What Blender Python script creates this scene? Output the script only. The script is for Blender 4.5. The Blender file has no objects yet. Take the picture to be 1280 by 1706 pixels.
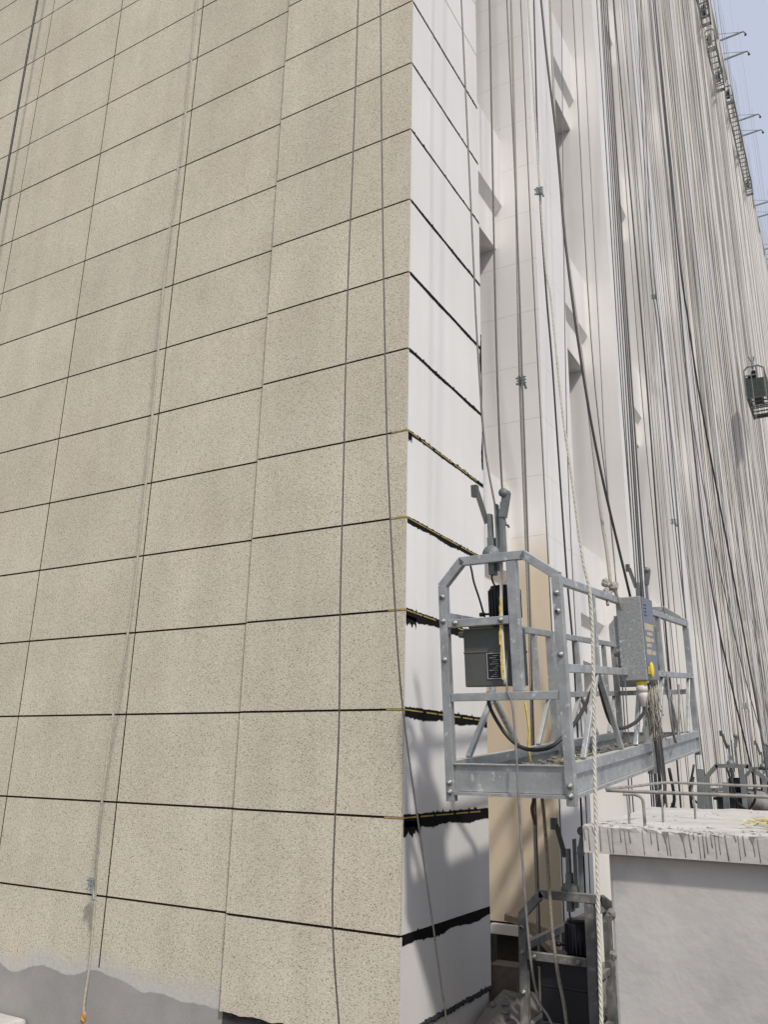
import bpy, bmesh, math, random
from mathutils import Vector, Matrix
random.seed(7)
scene = bpy.context.scene
col = scene.collection

# ------------------------------------------------------------------ camera
PITCH, ROLL, YAW = math.radians(17.0774), math.radians(1.199), math.radians(29.9943)
CAM = Vector((2.4105, -4.4912, -0.3285))
f0 = Vector((-math.sin(YAW), math.cos(YAW), 0)); r0 = Vector((math.cos(YAW), math.sin(YAW), 0)); u0 = Vector((0, 0, 1))
fwd = math.cos(PITCH)*f0 + math.sin(PITCH)*u0
up = -math.sin(PITCH)*f0 + math.cos(PITCH)*u0
rt = math.cos(ROLL)*r0 + math.sin(ROLL)*up
up2 = -math.sin(ROLL)*r0 + math.cos(ROLL)*up
cd = bpy.data.cameras.new('camera'); cam = bpy.data.objects.new('camera', cd); col.objects.link(cam)
M4 = Matrix((rt, up2, -fwd)).transposed().to_4x4(); M4.translation = CAM
cam.matrix_world = M4
cd.sensor_fit = 'VERTICAL'; cd.sensor_height = 36; cd.lens = 1380.55/1706*36
cd.clip_start = 0.05; cd.clip_end = 3000
scene.camera = cam

# ------------------------------------------------------------------ sky, sun, exposure
SUN = Vector((1.0, -0.92, 1.46)).normalized()
w = bpy.data.worlds.new('World'); scene.world = w; w.use_nodes = True
nt = w.node_tree; bg = nt.nodes['Background']
sky = nt.nodes.new('ShaderNodeTexSky'); sky.sky_type = 'NISHITA'; sky.sun_disc = False
sky.sun_elevation = math.asin(SUN.z); sky.sun_rotation = math.atan2(SUN.x, SUN.y)
sky.air_density = 1.0; sky.dust_density = 5.0; sky.ozone_density = 1.6; sky.altitude = 0
hz = nt.nodes.new('ShaderNodeMixRGB'); hz.inputs[0].default_value = .7      # even pale haze over the whole sky
hz.inputs[2].default_value = (4.6, 4.95, 5.8, 1)
nt.links.new(sky.outputs[0], hz.inputs[1]); nt.links.new(hz.outputs[0], bg.inputs[0]); bg.inputs[1].default_value = 0.15
sd = bpy.data.lights.new('sun', 'SUN'); so = bpy.data.objects.new('sun', sd); col.objects.link(so)
sd.energy = 2.9; sd.angle = math.radians(3.4); sd.color = (1.0, 0.955, 0.89)
so.rotation_euler = SUN.to_track_quat('Z', 'Y').to_euler(); so.location = (20, -15, 30)
scene.view_settings.view_transform = 'Standard'; scene.view_settings.look = 'None'
scene.view_settings.exposure = 0.0; scene.view_settings.gamma = 1
scene.view_settings.use_curve_mapping = False

# ------------------------------------------------------------------ helpers
class MB:
    """collects shapes, build() links them as ONE mesh object"""
    def __init__(s): s.v = []; s.f = []; s.sm = []
    def add(s, vs, fs, smooth=False):
        o = len(s.v); s.v += [tuple(x) for x in vs]; s.f += [tuple(i+o for i in q) for q in fs]; s.sm += [smooth]*len(fs)
        return s
    def box(s, a, b):
        x0, y0, z0 = a; x1, y1, z1 = b
        return s.add([(x0,y0,z0),(x1,y0,z0),(x1,y1,z0),(x0,y1,z0),(x0,y0,z1),(x1,y0,z1),(x1,y1,z1),(x0,y1,z1)],
                     [(0,3,2,1),(4,5,6,7),(0,1,5,4),(1,2,6,5),(2,3,7,6),(3,0,4,7)])
    def beam(s, p, q, a, b=None, upv=(0, 0, 1)):
        """rectangular bar from p to q, a wide across, b along upv"""
        b = b or a; p = Vector(p); q = Vector(q); d = (q-p).normalized(); u = Vector(upv)
        if abs(d.dot(u)) > .97: u = Vector((0, 1, 0))
        r = d.cross(u).normalized(); u = r.cross(d)
        vs = []
        for c in (p, q):
            for i, j in ((-1,-1),(1,-1),(1,1),(-1,1)): vs.append(c + r*i*a/2 + u*j*b/2)
        return s.add(vs, [(0,1,2,3),(7,6,5,4),(0,4,5,1),(1,5,6,2),(2,6,7,3),(3,7,4,0)])
    def tube(s, pts, r, n=6, caps=True):
        pts = [Vector(p) for p in pts]; m = len(pts); rs = r if isinstance(r, (list, tuple)) else [r]*m
        vs = []; fs = []; ref = Vector((0.31, 0.2, 0.93))
        d0 = (pts[1]-pts[0]).normalized()
        if abs(d0.dot(ref)) > .9: ref = Vector((1, 0.1, 0))
        a = (ref - d0*ref.dot(d0)).normalized()
        for i in range(m):
            d = (pts[min(i+1, m-1)] - pts[max(i-1, 0)]).normalized()
            a = (a - d*a.dot(d)).normalized(); b = d.cross(a)
            for k in range(n):
                t = 2*math.pi*k/n; vs.append(pts[i] + (a*math.cos(t) + b*math.sin(t))*rs[i])
        for i in range(m-1):
            for k in range(n):
                k2 = (k+1) % n; fs.append((i*n+k, i*n+k2, (i+1)*n+k2, (i+1)*n+k))
        if caps: fs.append(tuple(range(n-1, -1, -1))); fs.append(tuple((m-1)*n+k for k in range(n)))
        return s.add(vs, fs, True)
    def cyl(s, p, q, r, n=16): return s.tube([p, q], r, n)
    def blob(s, c, r, seed=0, n=8, m=6, jit=.2):
        rnd = random.Random(seed); rx, ry, rz = r if isinstance(r, tuple) else (r, r, r); vs = []; fs = []
        for j in range(m+1):
            ph = math.pi*j/m
            for i in range(n):
                t = 2*math.pi*i/n; k = 1 + rnd.uniform(-jit, jit)
                vs.append((c[0]+rx*k*math.sin(ph)*math.cos(t), c[1]+ry*k*math.sin(ph)*math.sin(t), c[2]+rz*k*math.cos(ph)))
        for j in range(m):
            for i in range(n):
                i2 = (i+1) % n; fs.append((j*n+i, (j+1)*n+i, (j+1)*n+i2, j*n+i2))
        return s.add(vs, fs, jit < .12)
    def mesh(s, name, mat):
        me = bpy.data.meshes.new(name); me.from_pydata(s.v, [], s.f)
        me.polygons.foreach_set('use_smooth', s.sm); me.materials.append(mat)
        me.update(); return me
    def build(s, name, mat, parent=None, bevel=0):
        o = bpy.data.objects.new(name, s.mesh(name, mat)); col.objects.link(o)
        if parent: o.parent = parent
        if bevel:
            b = o.modifiers.new('bevel', 'BEVEL'); b.width = bevel; b.segments = 2; b.limit_method = 'ANGLE'
        return o
def tag(o, label=None, cat=None, group=None, kind=None):
    if label: o['label'] = label
    if cat: o['category'] = cat
    if group: o['group'] = group
    if kind: o['kind'] = kind
    return o
def empty(name, loc=(0, 0, 0)):
    o = bpy.data.objects.new(name, None); o.empty_display_size = .2; o.location = loc; col.objects.link(o); return o
def inst(name, me, parent, loc=(0, 0, 0), scale=None):
    o = bpy.data.objects.new(name, me); o.location = loc
    if scale: o.scale = scale
    o.parent = parent; col.objects.link(o); return o
def spline(pts, sub=6):
    """Catmull-Rom through the points"""
    P = [Vector(p) for p in pts]; P = [P[0]*2-P[1]] + P + [P[-1]*2-P[-2]]; out = []
    for i in range(1, len(P)-2):
        for k in range(sub):
            t = k/sub; a, b, c, d = P[i-1:i+3]
            out.append(.5*((2*b) + (c-a)*t + (2*a-5*b+4*c-d)*t*t + (3*b-a-3*c+d)*t**3))
    out.append(P[-2]); return out

# ------------------------------------------------------------------ materials
def mat(name, base, rough=.7, metal=0.0, var=.12, scale=6.0, bump=0.0, bscale=60.0, detail=6, tint=None, spec=.4, randv=0.0, dust=None):
    """base colour varied by two noises, optional tinted patches, bump relief, per-object value shift"""
    m = bpy.data.materials.new(name); m.use_nodes = True; t = m.node_tree; n = t.nodes; l = t.links
    p = n['Principled BSDF']; p.inputs['Roughness'].default_value = rough; p.inputs['Metallic'].default_value = metal
    p.inputs['Specular IOR Level'].default_value = spec
    tc = n.new('ShaderNodeTexCoord')
    nz = n.new('ShaderNodeTexNoise'); nz.inputs['Scale'].default_value = scale; nz.inputs['Detail'].default_value = detail
    nz.inputs['Roughness'].default_value = .62
    l.new(tc.outputs['Object'], nz.inputs['Vector'])
    mr = n.new('ShaderNodeMapRange'); mr.inputs[1].default_value = .3; mr.inputs[2].default_value = .7
    mr.inputs[3].default_value = 1-var; mr.inputs[4].default_value = 1+var
    l.new(nz.outputs['Fac'], mr.inputs[0])
    mx = n.new('ShaderNodeMixRGB'); mx.blend_type = 'MULTIPLY'; mx.inputs[0].default_value = 1
    mx.inputs[1].default_value = (*base, 1); l.new(mr.outputs[0], mx.inputs[2]); out = mx.outputs[0]
    if tint:
        nz2 = n.new('ShaderNodeTexNoise'); nz2.inputs['Scale'].default_value = tint[1]; nz2.inputs['Detail'].default_value = 5
        l.new(tc.outputs['Object'], nz2.inputs['Vector'])
        r2 = n.new('ShaderNodeMapRange'); r2.inputs[1].default_value = tint[2]; r2.inputs[2].default_value = tint[2]+tint[3]
        l.new(nz2.outputs['Fac'], r2.inputs[0])
        m2 = n.new('ShaderNodeMixRGB'); m2.inputs[2].default_value = (*tint[0], 1)
        l.new(r2.outputs[0], m2.inputs[0]); l.new(out, m2.inputs[1]); out = m2.outputs[0]
    if dust:                                            # cement dust lying on upward faces
        g = n.new('ShaderNodeNewGeometry'); sz = n.new('ShaderNodeSeparateXYZ'); l.new(g.outputs['Normal'], sz.inputs[0])
        r4 = n.new('ShaderNodeMapRange'); r4.inputs[1].default_value = .5; r4.inputs[2].default_value = .9; l.new(sz.outputs[2], r4.inputs[0])
        m4 = n.new('ShaderNodeMixRGB'); m4.inputs[2].default_value = (*dust, 1); l.new(r4.outputs[0], m4.inputs[0]); l.new(out, m4.inputs[1]); out = m4.outputs[0]
    if randv:
        oi = n.new('ShaderNodeObjectInfo'); r3 = n.new('ShaderNodeMapRange')
        r3.inputs[3].default_value = 1-randv; r3.inputs[4].default_value = 1+randv
        l.new(oi.outputs['Random'], r3.inputs[0])
        m3 = n.new('ShaderNodeMixRGB'); m3.blend_type = 'MULTIPLY'; m3.inputs[0].default_value = 1
        l.new(out, m3.inputs[1]); l.new(r3.outputs[0], m3.inputs[2]); out = m3.outputs[0]
    l.new(out, p.inputs['Base Color'])
    if bump:
        nb = n.new('ShaderNodeTexNoise'); nb.inputs['Scale'].default_value = bscale; nb.inputs['Detail'].default_value = 4
        l.new(tc.outputs['Object'], nb.inputs['Vector'])
        b = n.new('ShaderNodeBump'); b.inputs['Strength'].default_value = bump; b.inputs['Distance'].default_value = .01
        l.new(nb.outputs['Fac'], b.inputs['Height']); l.new(b.outputs[0], p.inputs['Normal'])
    m['out'] = 0
    return m

def granite_paint(name):
    """sprayed real-stone paint: beige ground, dark and pale grains; near the foot it stops at a wavy
    edge over a bare primer strip and grey cement render"""
    m = bpy.data.materials.new(name); m.use_nodes = True; t = m.node_tree; n = t.nodes; l = t.links
    p = n['Principled BSDF']; p.inputs['Roughness'].default_value = .85; p.inputs['Specular IOR Level'].default_value = .25
    geo = n.new('ShaderNodeNewGeometry')
    rot = n.new('ShaderNodeMapping'); rot.inputs['Rotation'].default_value = (.41, .33, .57); rot.inputs['Location'].default_value = (.137, .271, .113)
    l.new(geo.outputs['Position'], rot.inputs['Vector'])
    def noise(scale, detail=2, rough=.5):
        z = n.new('ShaderNodeTexNoise'); z.inputs['Scale'].default_value = scale; z.inputs['Detail'].default_value = detail
        z.inputs['Roughness'].default_value = rough; l.new(rot.outputs[0], z.inputs['Vector']); return z.outputs['Fac']
    def ramp(src, a, b, lo=0, hi=1):
        r = n.new('ShaderNodeMapRange'); r.inputs[1].default_value = a; r.inputs[2].default_value = b
        r.inputs[3].default_value = lo; r.inputs[4].default_value = hi; l.new(src, r.inputs[0]); return r.outputs[0]
    def mix(fac, a, b, mode='MIX'):
        x = n.new('ShaderNodeMixRGB'); x.blend_type = mode
        for k, q in ((0, fac), (1, a), (2, b)):
            if isinstance(q, tuple): x.inputs[k].default_value = (*q, 1)
            elif isinstance(q, float): x.inputs[k].default_value = q
            else: l.new(q, x.inputs[k])
        return x.outputs[0]
    big = noise(1.6, 5, .6)
    base = mix(ramp(big, .35, .65), (.485, .442, .345), (.55, .506, .402))
    base = mix(ramp(noise(1.1, 3), .55, .7, 0, .35), base, (.53, .445, .365))       # faint pink clouds
    base = mix(ramp(noise(2.3, 3), .56, .72, 0, .3), base, (.52, .48, .34))        # faint olive clouds
    pale = ramp(noise(130, 2, .6), .56, .68, 0, .8)
    base = mix(pale, base, (.78, .72, .59))
    dark = ramp(noise(135, 2, .65), .565, .65, 0, .8)
    base = mix(dark, base, (.12, .10, .075))
    vor = n.new('ShaderNodeTexVoronoi'); vor.inputs['Scale'].default_value = 58; l.new(rot.outputs[0], vor.inputs['Vector'])
    sp = ramp(vor.outputs['Distance'], .12, .24, .85, 0)
    base = mix(sp, base, (.07, .06, .05))
    mp = n.new('ShaderNodeMapping'); mp.inputs['Scale'].default_value = (5, 5, .22); l.new(geo.outputs['Position'], mp.inputs['Vector'])
    zs = n.new('ShaderNodeTexNoise'); zs.inputs['Scale'].default_value = 1; zs.inputs['Detail'].default_value = 5; l.new(mp.outputs[0], zs.inputs['Vector'])
    base = mix(1.0, base, ramp(zs.outputs['Fac'], .3, .7, .95, 1.04), 'MULTIPLY')          # faint rain streaks
    # foot of the wall
    sx = n.new('ShaderNodeSeparateXYZ'); l.new(geo.outputs['Position'], sx.inputs[0])
    wob = ramp(noise(1.1, 2, .5), .3, .7, -.10, .10); wob2 = ramp(noise(9, 4, .6), .3, .7, -.008, .008)
    def addn(a, b):
        x = n.new('ShaderNodeMath'); x.operation = 'ADD'
        for k, q in ((0, a), (1, b)):
            if isinstance(q, float): x.inputs[k].default_value = q
            else: l.new(q, x.inputs[k])
        return x.outputs[0]
    h = addn(addn(sx.outputs[2], wob), wob2)
    onmain = ramp(sx.outputs[1], -.018, -.016)          # only the recessed main wall is unfinished at its foot
    def both(a, b):
        x = n.new('ShaderNodeMath'); x.operation = 'MULTIPLY'; l.new(a, x.inputs[0]); l.new(b, x.inputs[1]); return x.outputs[0]
    prim = both(ramp(h, -1.58, -1.70), onmain); cem = both(ramp(h, -1.715, -1.722), onmain)
    base = mix(prim, base, mix(ramp(noise(40, 3), .35, .65), (.42, .415, .39), (.47, .465, .435)))
    gray = mix(ramp(noise(3.5, 6, .65), .3, .7), (.27, .26, .245), (.345, .33, .315))
    gray = mix(ramp(noise(300, 2), .4, .7, 0, .3), gray, (.12, .115, .11))
    base = mix(cem, base, gray)
    oi = n.new('ShaderNodeObjectInfo'); base = mix(1.0, base, ramp(oi.outputs['Random'], 0, 1, .96, 1.035), 'MULTIPLY')
    l.new(base, p.inputs['Base Color'])
    b = n.new('ShaderNodeBump'); b.inputs['Strength'].default_value = .45; b.inputs['Distance'].default_value = .004
    l.new(noise(130, 3, .6), b.inputs['Height']); l.new(b.outputs[0], p.inputs['Normal'])
    return m

def primer(name, beige=False):
    """white wall primer with faint vertical roller streaks; beige = top coat sprayed on low down"""
    m = bpy.data.materials.new(name); m.use_nodes = True; t = m.node_tree; n = t.nodes; l = t.links
    p = n['Principled BSDF']; p.inputs['Roughness'].default_value = .6; p.inputs['Specular IOR Level'].default_value = .35
    geo = n.new('ShaderNodeNewGeometry')
    mp = n.new('ShaderNodeMapping'); mp.inputs['Scale'].default_value = (14, 14, .35); mp.inputs['Location'].default_value = (.37, .61, .2); l.new(geo.outputs['Position'], mp.inputs['Vector'])
    z = n.new('ShaderNodeTexNoise'); z.inputs['Scale'].default_value = 1; z.inputs['Detail'].default_value = 4; l.new(mp.outputs[0], z.inputs['Vector'])
    z2 = n.new('ShaderNodeTexNoise'); z2.inputs['Scale'].default_value = .9; z2.inputs['Detail'].default_value = 6; mo = n.new('ShaderNodeMapping'); mo.inputs['Rotation'].default_value = (.4, .5, .3); mo.inputs['Location'].default_value = (.31, .17, .4); l.new(geo.outputs['Position'], mo.inputs['Vector']); l.new(mo.outputs[0], z2.inputs['Vector'])
    r = n.new('ShaderNodeMapRange'); r.inputs[1].default_value = .3; r.inputs[2].default_value = .7; r.inputs[3].default_value = .975; r.inputs[4].default_value = 1.015; l.new(z.outputs['Fac'], r.inputs[0])
    c = n.new('ShaderNodeMixRGB'); c.inputs[1].default_value = (.675, .66, .64, 1); c.inputs[2].default_value = (.725, .71, .69, 1)
    r2 = n.new('ShaderNodeMapRange'); r2.inputs[1].default_value = .35; r2.inputs[2].default_value = .65; l.new(z2.outputs['Fac'], r2.inputs[0]); l.new(r2.outputs[0], c.inputs[0])
    out = c.outputs[0]
    if beige:
        sx = n.new('ShaderNodeSeparateXYZ'); l.new(geo.outputs['Position'], sx.inputs[0])
        z3 = n.new('ShaderNodeTexNoise'); z3.inputs['Scale'].default_value = 4; z3.inputs['Detail'].default_value = 5; l.new(geo.outputs['Position'], z3.inputs['Vector'])
        ad = n.new('ShaderNodeMath'); ad.operation = 'MULTIPLY_ADD'; ad.inputs[1].default_value = .35; l.new(z3.outputs['Fac'], ad.inputs[0]); l.new(sx.outputs[2], ad.inputs[2])
        r3 = n.new('ShaderNodeMapRange'); r3.inputs[1].default_value = 2.05; r3.inputs[2].default_value = 1.6; l.new(ad.outputs[0], r3.inputs[0])
        ny = n.new('ShaderNodeSeparateXYZ'); l.new(geo.outputs['Normal'], ny.inputs[0])
        side = n.new('ShaderNodeMath'); side.operation = 'LESS_THAN'; side.inputs[1].default_value = -.5; l.new(ny.outputs[1], side.inputs[0])
        mu = n.new('ShaderNodeMath'); mu.operation = 'MULTIPLY'; l.new(r3.outputs[0], mu.inputs[0]); l.new(side.outputs[0], mu.inputs[1])
        cb = n.new('ShaderNodeMixRGB'); cb.inputs[2].default_value = (.57, .485, .37, 1); l.new(mu.outputs[0], cb.inputs[0]); l.new(out, cb.inputs[1]); out = cb.outputs[0]
    x = n.new('ShaderNodeMixRGB'); x.blend_type = 'MULTIPLY'; x.inputs[0].default_value = 1; l.new(out, x.inputs[1]); l.new(r.outputs[0], x.inputs[2])
    l.new(x.outputs[0], p.inputs['Base Color'])
    b = n.new('ShaderNodeBump'); b.inputs['Strength'].default_value = .12; b.inputs['Distance'].default_value = .004
    zb = n.new('ShaderNodeTexNoise'); zb.inputs['Scale'].default_value = 90; l.new(geo.outputs['Position'], zb.inputs['Vector'])
    l.new(zb.outputs['Fac'], b.inputs['Height']); l.new(b.outputs[0], p.inputs['Normal'])
    return m

M = dict(
    granite=granite_paint('sprayed_granite_paint'), primer=primer('white_primer'), primer_beige=primer('white_primer_beige_topcoat', True),
    joint=mat('dark_brown_joint', (.018, .013, .008), .9, spec=.1),
    beige=mat('beige_wall', (.5, .45, .36), .85),
    black=mat('black_joint_paint', (.007, .0065, .006), .85, var=.3, scale=25, spec=.12),
    tape=mat('yellow_masking_tape', (.33, .25, .06), .7, var=.35, scale=18),
    galv=mat('galvanised_steel', (.355, .368, .365), .48, .55, var=.22, scale=9, bump=.12, bscale=45, tint=((.56, .56, .54), 24, .61, .06), dust=(.55, .54, .51)),
    galv_old=mat('dusty_galvanised_steel', (.33, .33, .32), .65, .25, var=.3, scale=7, bump=.15, bscale=45, tint=((.5, .48, .45), 12, .52, .12), dust=(.50, .48, .44)),
    galv_dirty_shade=mat('dirty_shaded_galvanised_steel', (.17, .168, .16), .7, .2, var=.35, scale=7, bump=.2, bscale=45, tint=((.30, .28, .26), 14, .56, .1), dust=(.30, .285, .26)),  # dirt plus the shade on the lower platform, both put into the colour
    galv_mid=mat('far_galvanised_steel', (.21, .22, .22), .6, .3, var=.3, scale=8),
    galv_dark=mat('dark_galvanised_steel', (.16, .175, .175), .6, .3, var=.3, scale=8),
    zinc_box=mat('mottled_zinc_sheet', (.30, .31, .31), .55, .45, var=.28, scale=70, tint=((.52, .53, .52), 38, .63, .04)),
    hoist=mat('dark_grey_hoist_paint', (.085, .087, .082), .5, .1, var=.15, scale=6, bump=.08),
    motor=mat('black_motor', (.012, .013, .018), .45, .1, var=.2),
    bolt=mat('bolt_steel', (.30, .31, .31), .5, .6, var=.2, scale=60),
    hole=mat('bolt_hole', (.01, .01, .01), .9),
    white=mat('white_mark', (.38, .38, .36), .7),
    steelrope=mat('grey_steel_rope', (.105, .10, .092), .55, .35, var=.3, scale=40, randv=.35),
    steelpale=mat('pale_steel_rope', (.21, .205, .195), .6, .2, var=.3, scale=30, randv=.4),
    cable=mat('black_rubber_cable', (.028, .026, .026), .5, var=.3, scale=20),
    hemp=mat('grey_dusty_rope', (.33, .31, .27), .9, var=.3, scale=90, bump=.6, bscale=160),
    wallrope=mat('beige_dusty_rope', (.40, .365, .295), .95, var=.25, scale=60, bump=.5, bscale=160),
    dirtyrope=mat('brown_dirty_rope', (.26, .235, .185), .9, var=.35, scale=60, bump=.6, bscale=160),
    whiterope=mat('cream_braided_rope', (.52, .50, .43), .85, var=.16, scale=60),
    yellow=mat('yellow_plastic', (.62, .46, .04), .45, var=.12),
    straw=mat('pale_yellow_straw', (.56, .49, .25), .9, var=.25, scale=30),
    yellowrag=mat('yellow_frayed_tape', (.60, .45, .10), .8, var=.25, scale=30),
    cream=mat('cream_print', (.42, .36, .25), .6, var=.3, scale=60),
    bluegrey=mat('blue_grey_box_side', (.15, .165, .205), .5, .1, var=.15, scale=20),
    plug=mat('dirty_white_plug', (.52, .49, .48), .6, var=.15, scale=25),
    concrete=mat('smooth_concrete', (.42, .405, .385), .85, var=.15, scale=2.2, bump=.3, bscale=26, tint=((.31, .30, .285), 3.2, .57, .17)),
    slabtop=mat('dusty_slab_top', (.47, .45, .42), .95, var=.14, scale=5, bump=.6, bscale=22),
    slabedge=mat('slab_edge_concrete', (.42, .40, .37), .9, var=.16, scale=7, bump=.35, bscale=30),
    drip=mat('dark_slurry_drip', (.19, .18, .165), .7, var=.25, scale=20),
    rebar=mat('dusty_rebar', (.27, .255, .235), .75, .2, var=.3, scale=30),
    rust=mat('rusty_steel', (.13, .075, .05), .85, var=.3, scale=40),
    ground=mat('dusty_ground', (.17, .155, .14), .95, var=.3, scale=1.3, bump=.8, bscale=9),
    rubble=mat('mortar_rubble', (.23, .21, .19), .95, var=.35, scale=5, bump=.6, bscale=18, randv=.25),
    recess_shade=mat('painted_recess_shade', (.055, .048, .042), .95, var=.4, scale=4, bump=.7, bscale=15),  # near-black tone: shade of voids and recesses painted as colour
    timber=mat('dusty_timber', (.33, .27, .20), .85, var=.3, scale=14),
    brick=mat('dirty_brown_brick', (.15, .12, .10), .9, var=.35, scale=9, bump=.5, bscale=25),
    glass=mat('dark_glass', (.03, .035, .04), .08, 0, var=.1),
    frame=mat('window_frame_aluminium', (.22, .22, .23), .5, .4),
    tar=mat('black_foam_sealant', (.03, .03, .034), .7, var=.4, scale=20, bump=.5),
    orange=mat('orange_plastic_bag', (.40, .22, .06), .6, var=.3, scale=30),
    green=mat('dark_green_net', (.035, .045, .042), .8, var=.35, scale=12),
    stone=mat('weathered_stone_ball', (.21, .205, .20), .8, var=.35, scale=9, bump=.5),
)

GZ = -2.42
# ------------------------------------------------------------------ ground
mb = MB(); N = 60
tag(MB().add([(-900, -900, GZ), (900, -900, GZ), (900, 900, GZ), (-900, 900, GZ)], [(0, 1, 2, 3)]).build('ground', M['ground']), kind='structure')

# ------------------------------------------------------------------ the building
ZK = [-1.226, -.609, 0, .601, 1.199, 1.797, 2.399, 2.997, 3.6, 4.219, 4.84, 5.453, 6.063, 6.677, 7.29, 7.9, 8.51, 9.12, 9.73, 10.34]
XC = [-8.34, -7.14, -5.94, -4.738, -3.536, -2.334, -1.239]
PIL, PW, ROOF, FAR = .036, 1.239, 38.0, 92.0
JH, JV = .0068, .007
bld = empty('high_rise_building', (-4, 2, GZ))
tag(bld, 'tall block with beige granite-painted end wall and long white-primed pier facade', 'building')
def B(mbx, name, m, bevel=0):
    o = mbx.build(name, m, None, bevel); o.parent = bld; o.matrix_parent_inverse = Matrix.Translation(-bld.location); return o
def Bi(name, me, loc, scale=None):
    o = bpy.data.objects.new(name, me); col.objects.link(o); o.parent = bld
    o.location = Vector(loc) - bld.location
    if scale: o.scale = scale
    return o
B(MB().box((-34, .06, GZ-.5), (-.86, FAR, ROOF)), 'wall_core', M['beige'])
B(MB().box((-8.36, .0036, GZ+.01), (-1.241, .059, 10.35)), 'joint_backing', M['joint'])
B(MB().box((-1.232, -.0315, -1.72), (-.022, .0115, 10.35)), 'pilaster_backing', M['joint'])
B(MB().box((-34, -.0, 10.352), (-.02, .0595, ROOF)), 'upper_wall', M['granite'])
B(MB().box((-1.24, .0118, GZ), (-.02, .059, 10.35)), 'corner_backing', M['joint'])
B(MB().box((-34, .0, GZ), (-8.362, .0595, 10.35)), 'far_end_wall', M['granite'])
rnd = random.Random(3)
# main wall panels (1.2 x 0.6 m), shared meshes
meshes = {}
def panel_mesh(wd, thick, m, key):
    if key not in meshes:
        x = MB().box((-wd/2, 0, -.5), (wd/2, thick, .5)); meshes[key] = x.mesh('wall_panel', m)
    return meshes[key]
for c in range(len(XC)-1):
    xa, xb = XC[c]+JV, XC[c+1]-(JV if c < len(XC)-2 else 0)
    me = panel_mesh(round(xb-xa, 4), .0118, M['granite'], ('m', c))
    for k in range(len(ZK)-1):
        za, zb = ZK[k]+JH, ZK[k+1]-JH
        Bi('wall_panel', me, ((xa+xb)/2, rnd.uniform(-.0012, .0006), (za+zb)/2), (1, 1, zb-za))
    za, zb = -1.665, ZK[0]-JH
    Bi('wall_panel', me, ((xa+xb)/2, 0, (za+zb)/2), (1, 1, zb-za))
B(MB().box((-8.36, .0, GZ), (-1.239, .0118, -1.6655)), 'wall_base', M['granite'])
# corner pilaster panels, 36 mm proud
me = panel_mesh(1.2385, .0125, M['granite'], 'p')
for k in range(len(ZK)-1):
    za, zb = ZK[k]+JH, ZK[k+1]-JH
    Bi('pilaster_panel', me, (-.6195, -PIL, (za+zb)/2), (1, 1, zb-za))
# lowest pilaster panel: ragged foot
mb = MB(); n = 40; top = []; bot = []
for i in range(n+1):
    x = -1.2388 + 1.2388*i/n
    top.append((x, ZK[0]-JH)); bot.append((x, -1.762 + .004*math.sin(i*.9) + rnd.uniform(-.003, .003)))
vs = [(x, -PIL, z) for x, z in top] + [(x, -PIL, z) for x, z in bot] + [(x, -PIL+.0125, z) for x, z in bot]
fs = [(i+1, i, n+1+i, n+2+i) for i in range(n)] + [(n+2+i, n+1+i, 2*n+2+i, 2*n+3+i) for i in range(n)]
B(mb.add(vs, fs), 'pilaster_panel', M['granite'])
B(MB().box((-1.238, -.005, GZ), (-.03, .0117, -1.7215)), 'pilaster_recess_shade', M['recess_shade'])  # darkness of the recess below the pilaster is in its colour
mb = MB()
for i in range(46):
    x = -1.2 + 1.17*rnd.random(); mb.blob((x, -.012, -1.766 - .012*rnd.random()), (rnd.uniform(.02, .06), .014, rnd.uniform(.005, .010)), i, 7, 4, .35)
tag(B(mb, 'black_foam', M['tar']), kind='stuff')
# return strip of the step between main wall and pilaster
B(MB().box((-1.2388, -PIL+.0126, -1.73), (-1.2325, -.0006, 10.3)), 'pilaster_return', M['granite'])

# --- pier 1 : white primed panels with taped and blackened joints
PE = 1.24
B(MB().box((-.86, .0605, GZ), (-.0165, PE-.004, ROOF)), 'pier', M['primer'])
meq = MB().box((-.015, 0, -.5), (0, PE+.022, .5)).mesh('pier_panel', M['primer'])
B(MB().box((-.0163, -.021, -1.7), (-.006, PE, 10.3)), 'pier_joint_backing', M['black'])
for k in range(len(ZK)-1):
    za, zb = ZK[k]+.006, ZK[k+1]-.006
    Bi('pier_panel', meq, (rnd.uniform(-.001, .001), -.022, (za+zb)/2), (1, 1, zb-za))
Bi('pier_panel', meq, (0, -.022, (-1.70+ZK[0]-.006)/2), (1, 1, ZK[0]-.006+1.70))
B(MB().box((-.015, -.02, 10.352), (0, PE, ROOF)), 'pier_upper_face', M['primer'])
def band(z0, up, down, ya=-.018, yb=PE-.004, seed=0, spike=.012, xo=.0022, upr=.004):
    """ragged black brushed stripe on the pier face"""
    r = random.Random(seed); n = 110; vs = []; fs = []; w = 0
    for i in range(n+1):
        y = ya + (yb-ya)*i/n; w = .75*w + r.uniform(-.5, .5)
        u = up + upr*r.uniform(-1, 1) + (.012 if r.random() < .04 else 0)
        d = down*(.86+.14*math.sin(i*.13+seed)) + spike*.55*w + spike*.5*r.random() + (spike*1.3*r.random() if r.random() < .10 else 0)
        vs += [(xo, y, z0+u), (xo, y, z0-max(d, .004)), (-.004, y, z0+u), (-.004, y, z0-max(d, .004))]
    for i in range(n):
        a = 4*i; fs += [(a, a+1, a+5, a+4), (a+2, a, a+4, a+6), (a+1, a+3, a+7, a+5)]
    return B(MB().add(vs, fs), 'black_paint_band', M['black'])
for k, u, d in ((-2, .004, .058), (-1, .018, .062), (0, .02, .046), (1, .014, .052), (2, .012, .036), (3, .012, .016)):
    band(ZK[k+2], u, d, seed=k+5, spike=.009 if k < 3 else .005)
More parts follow.
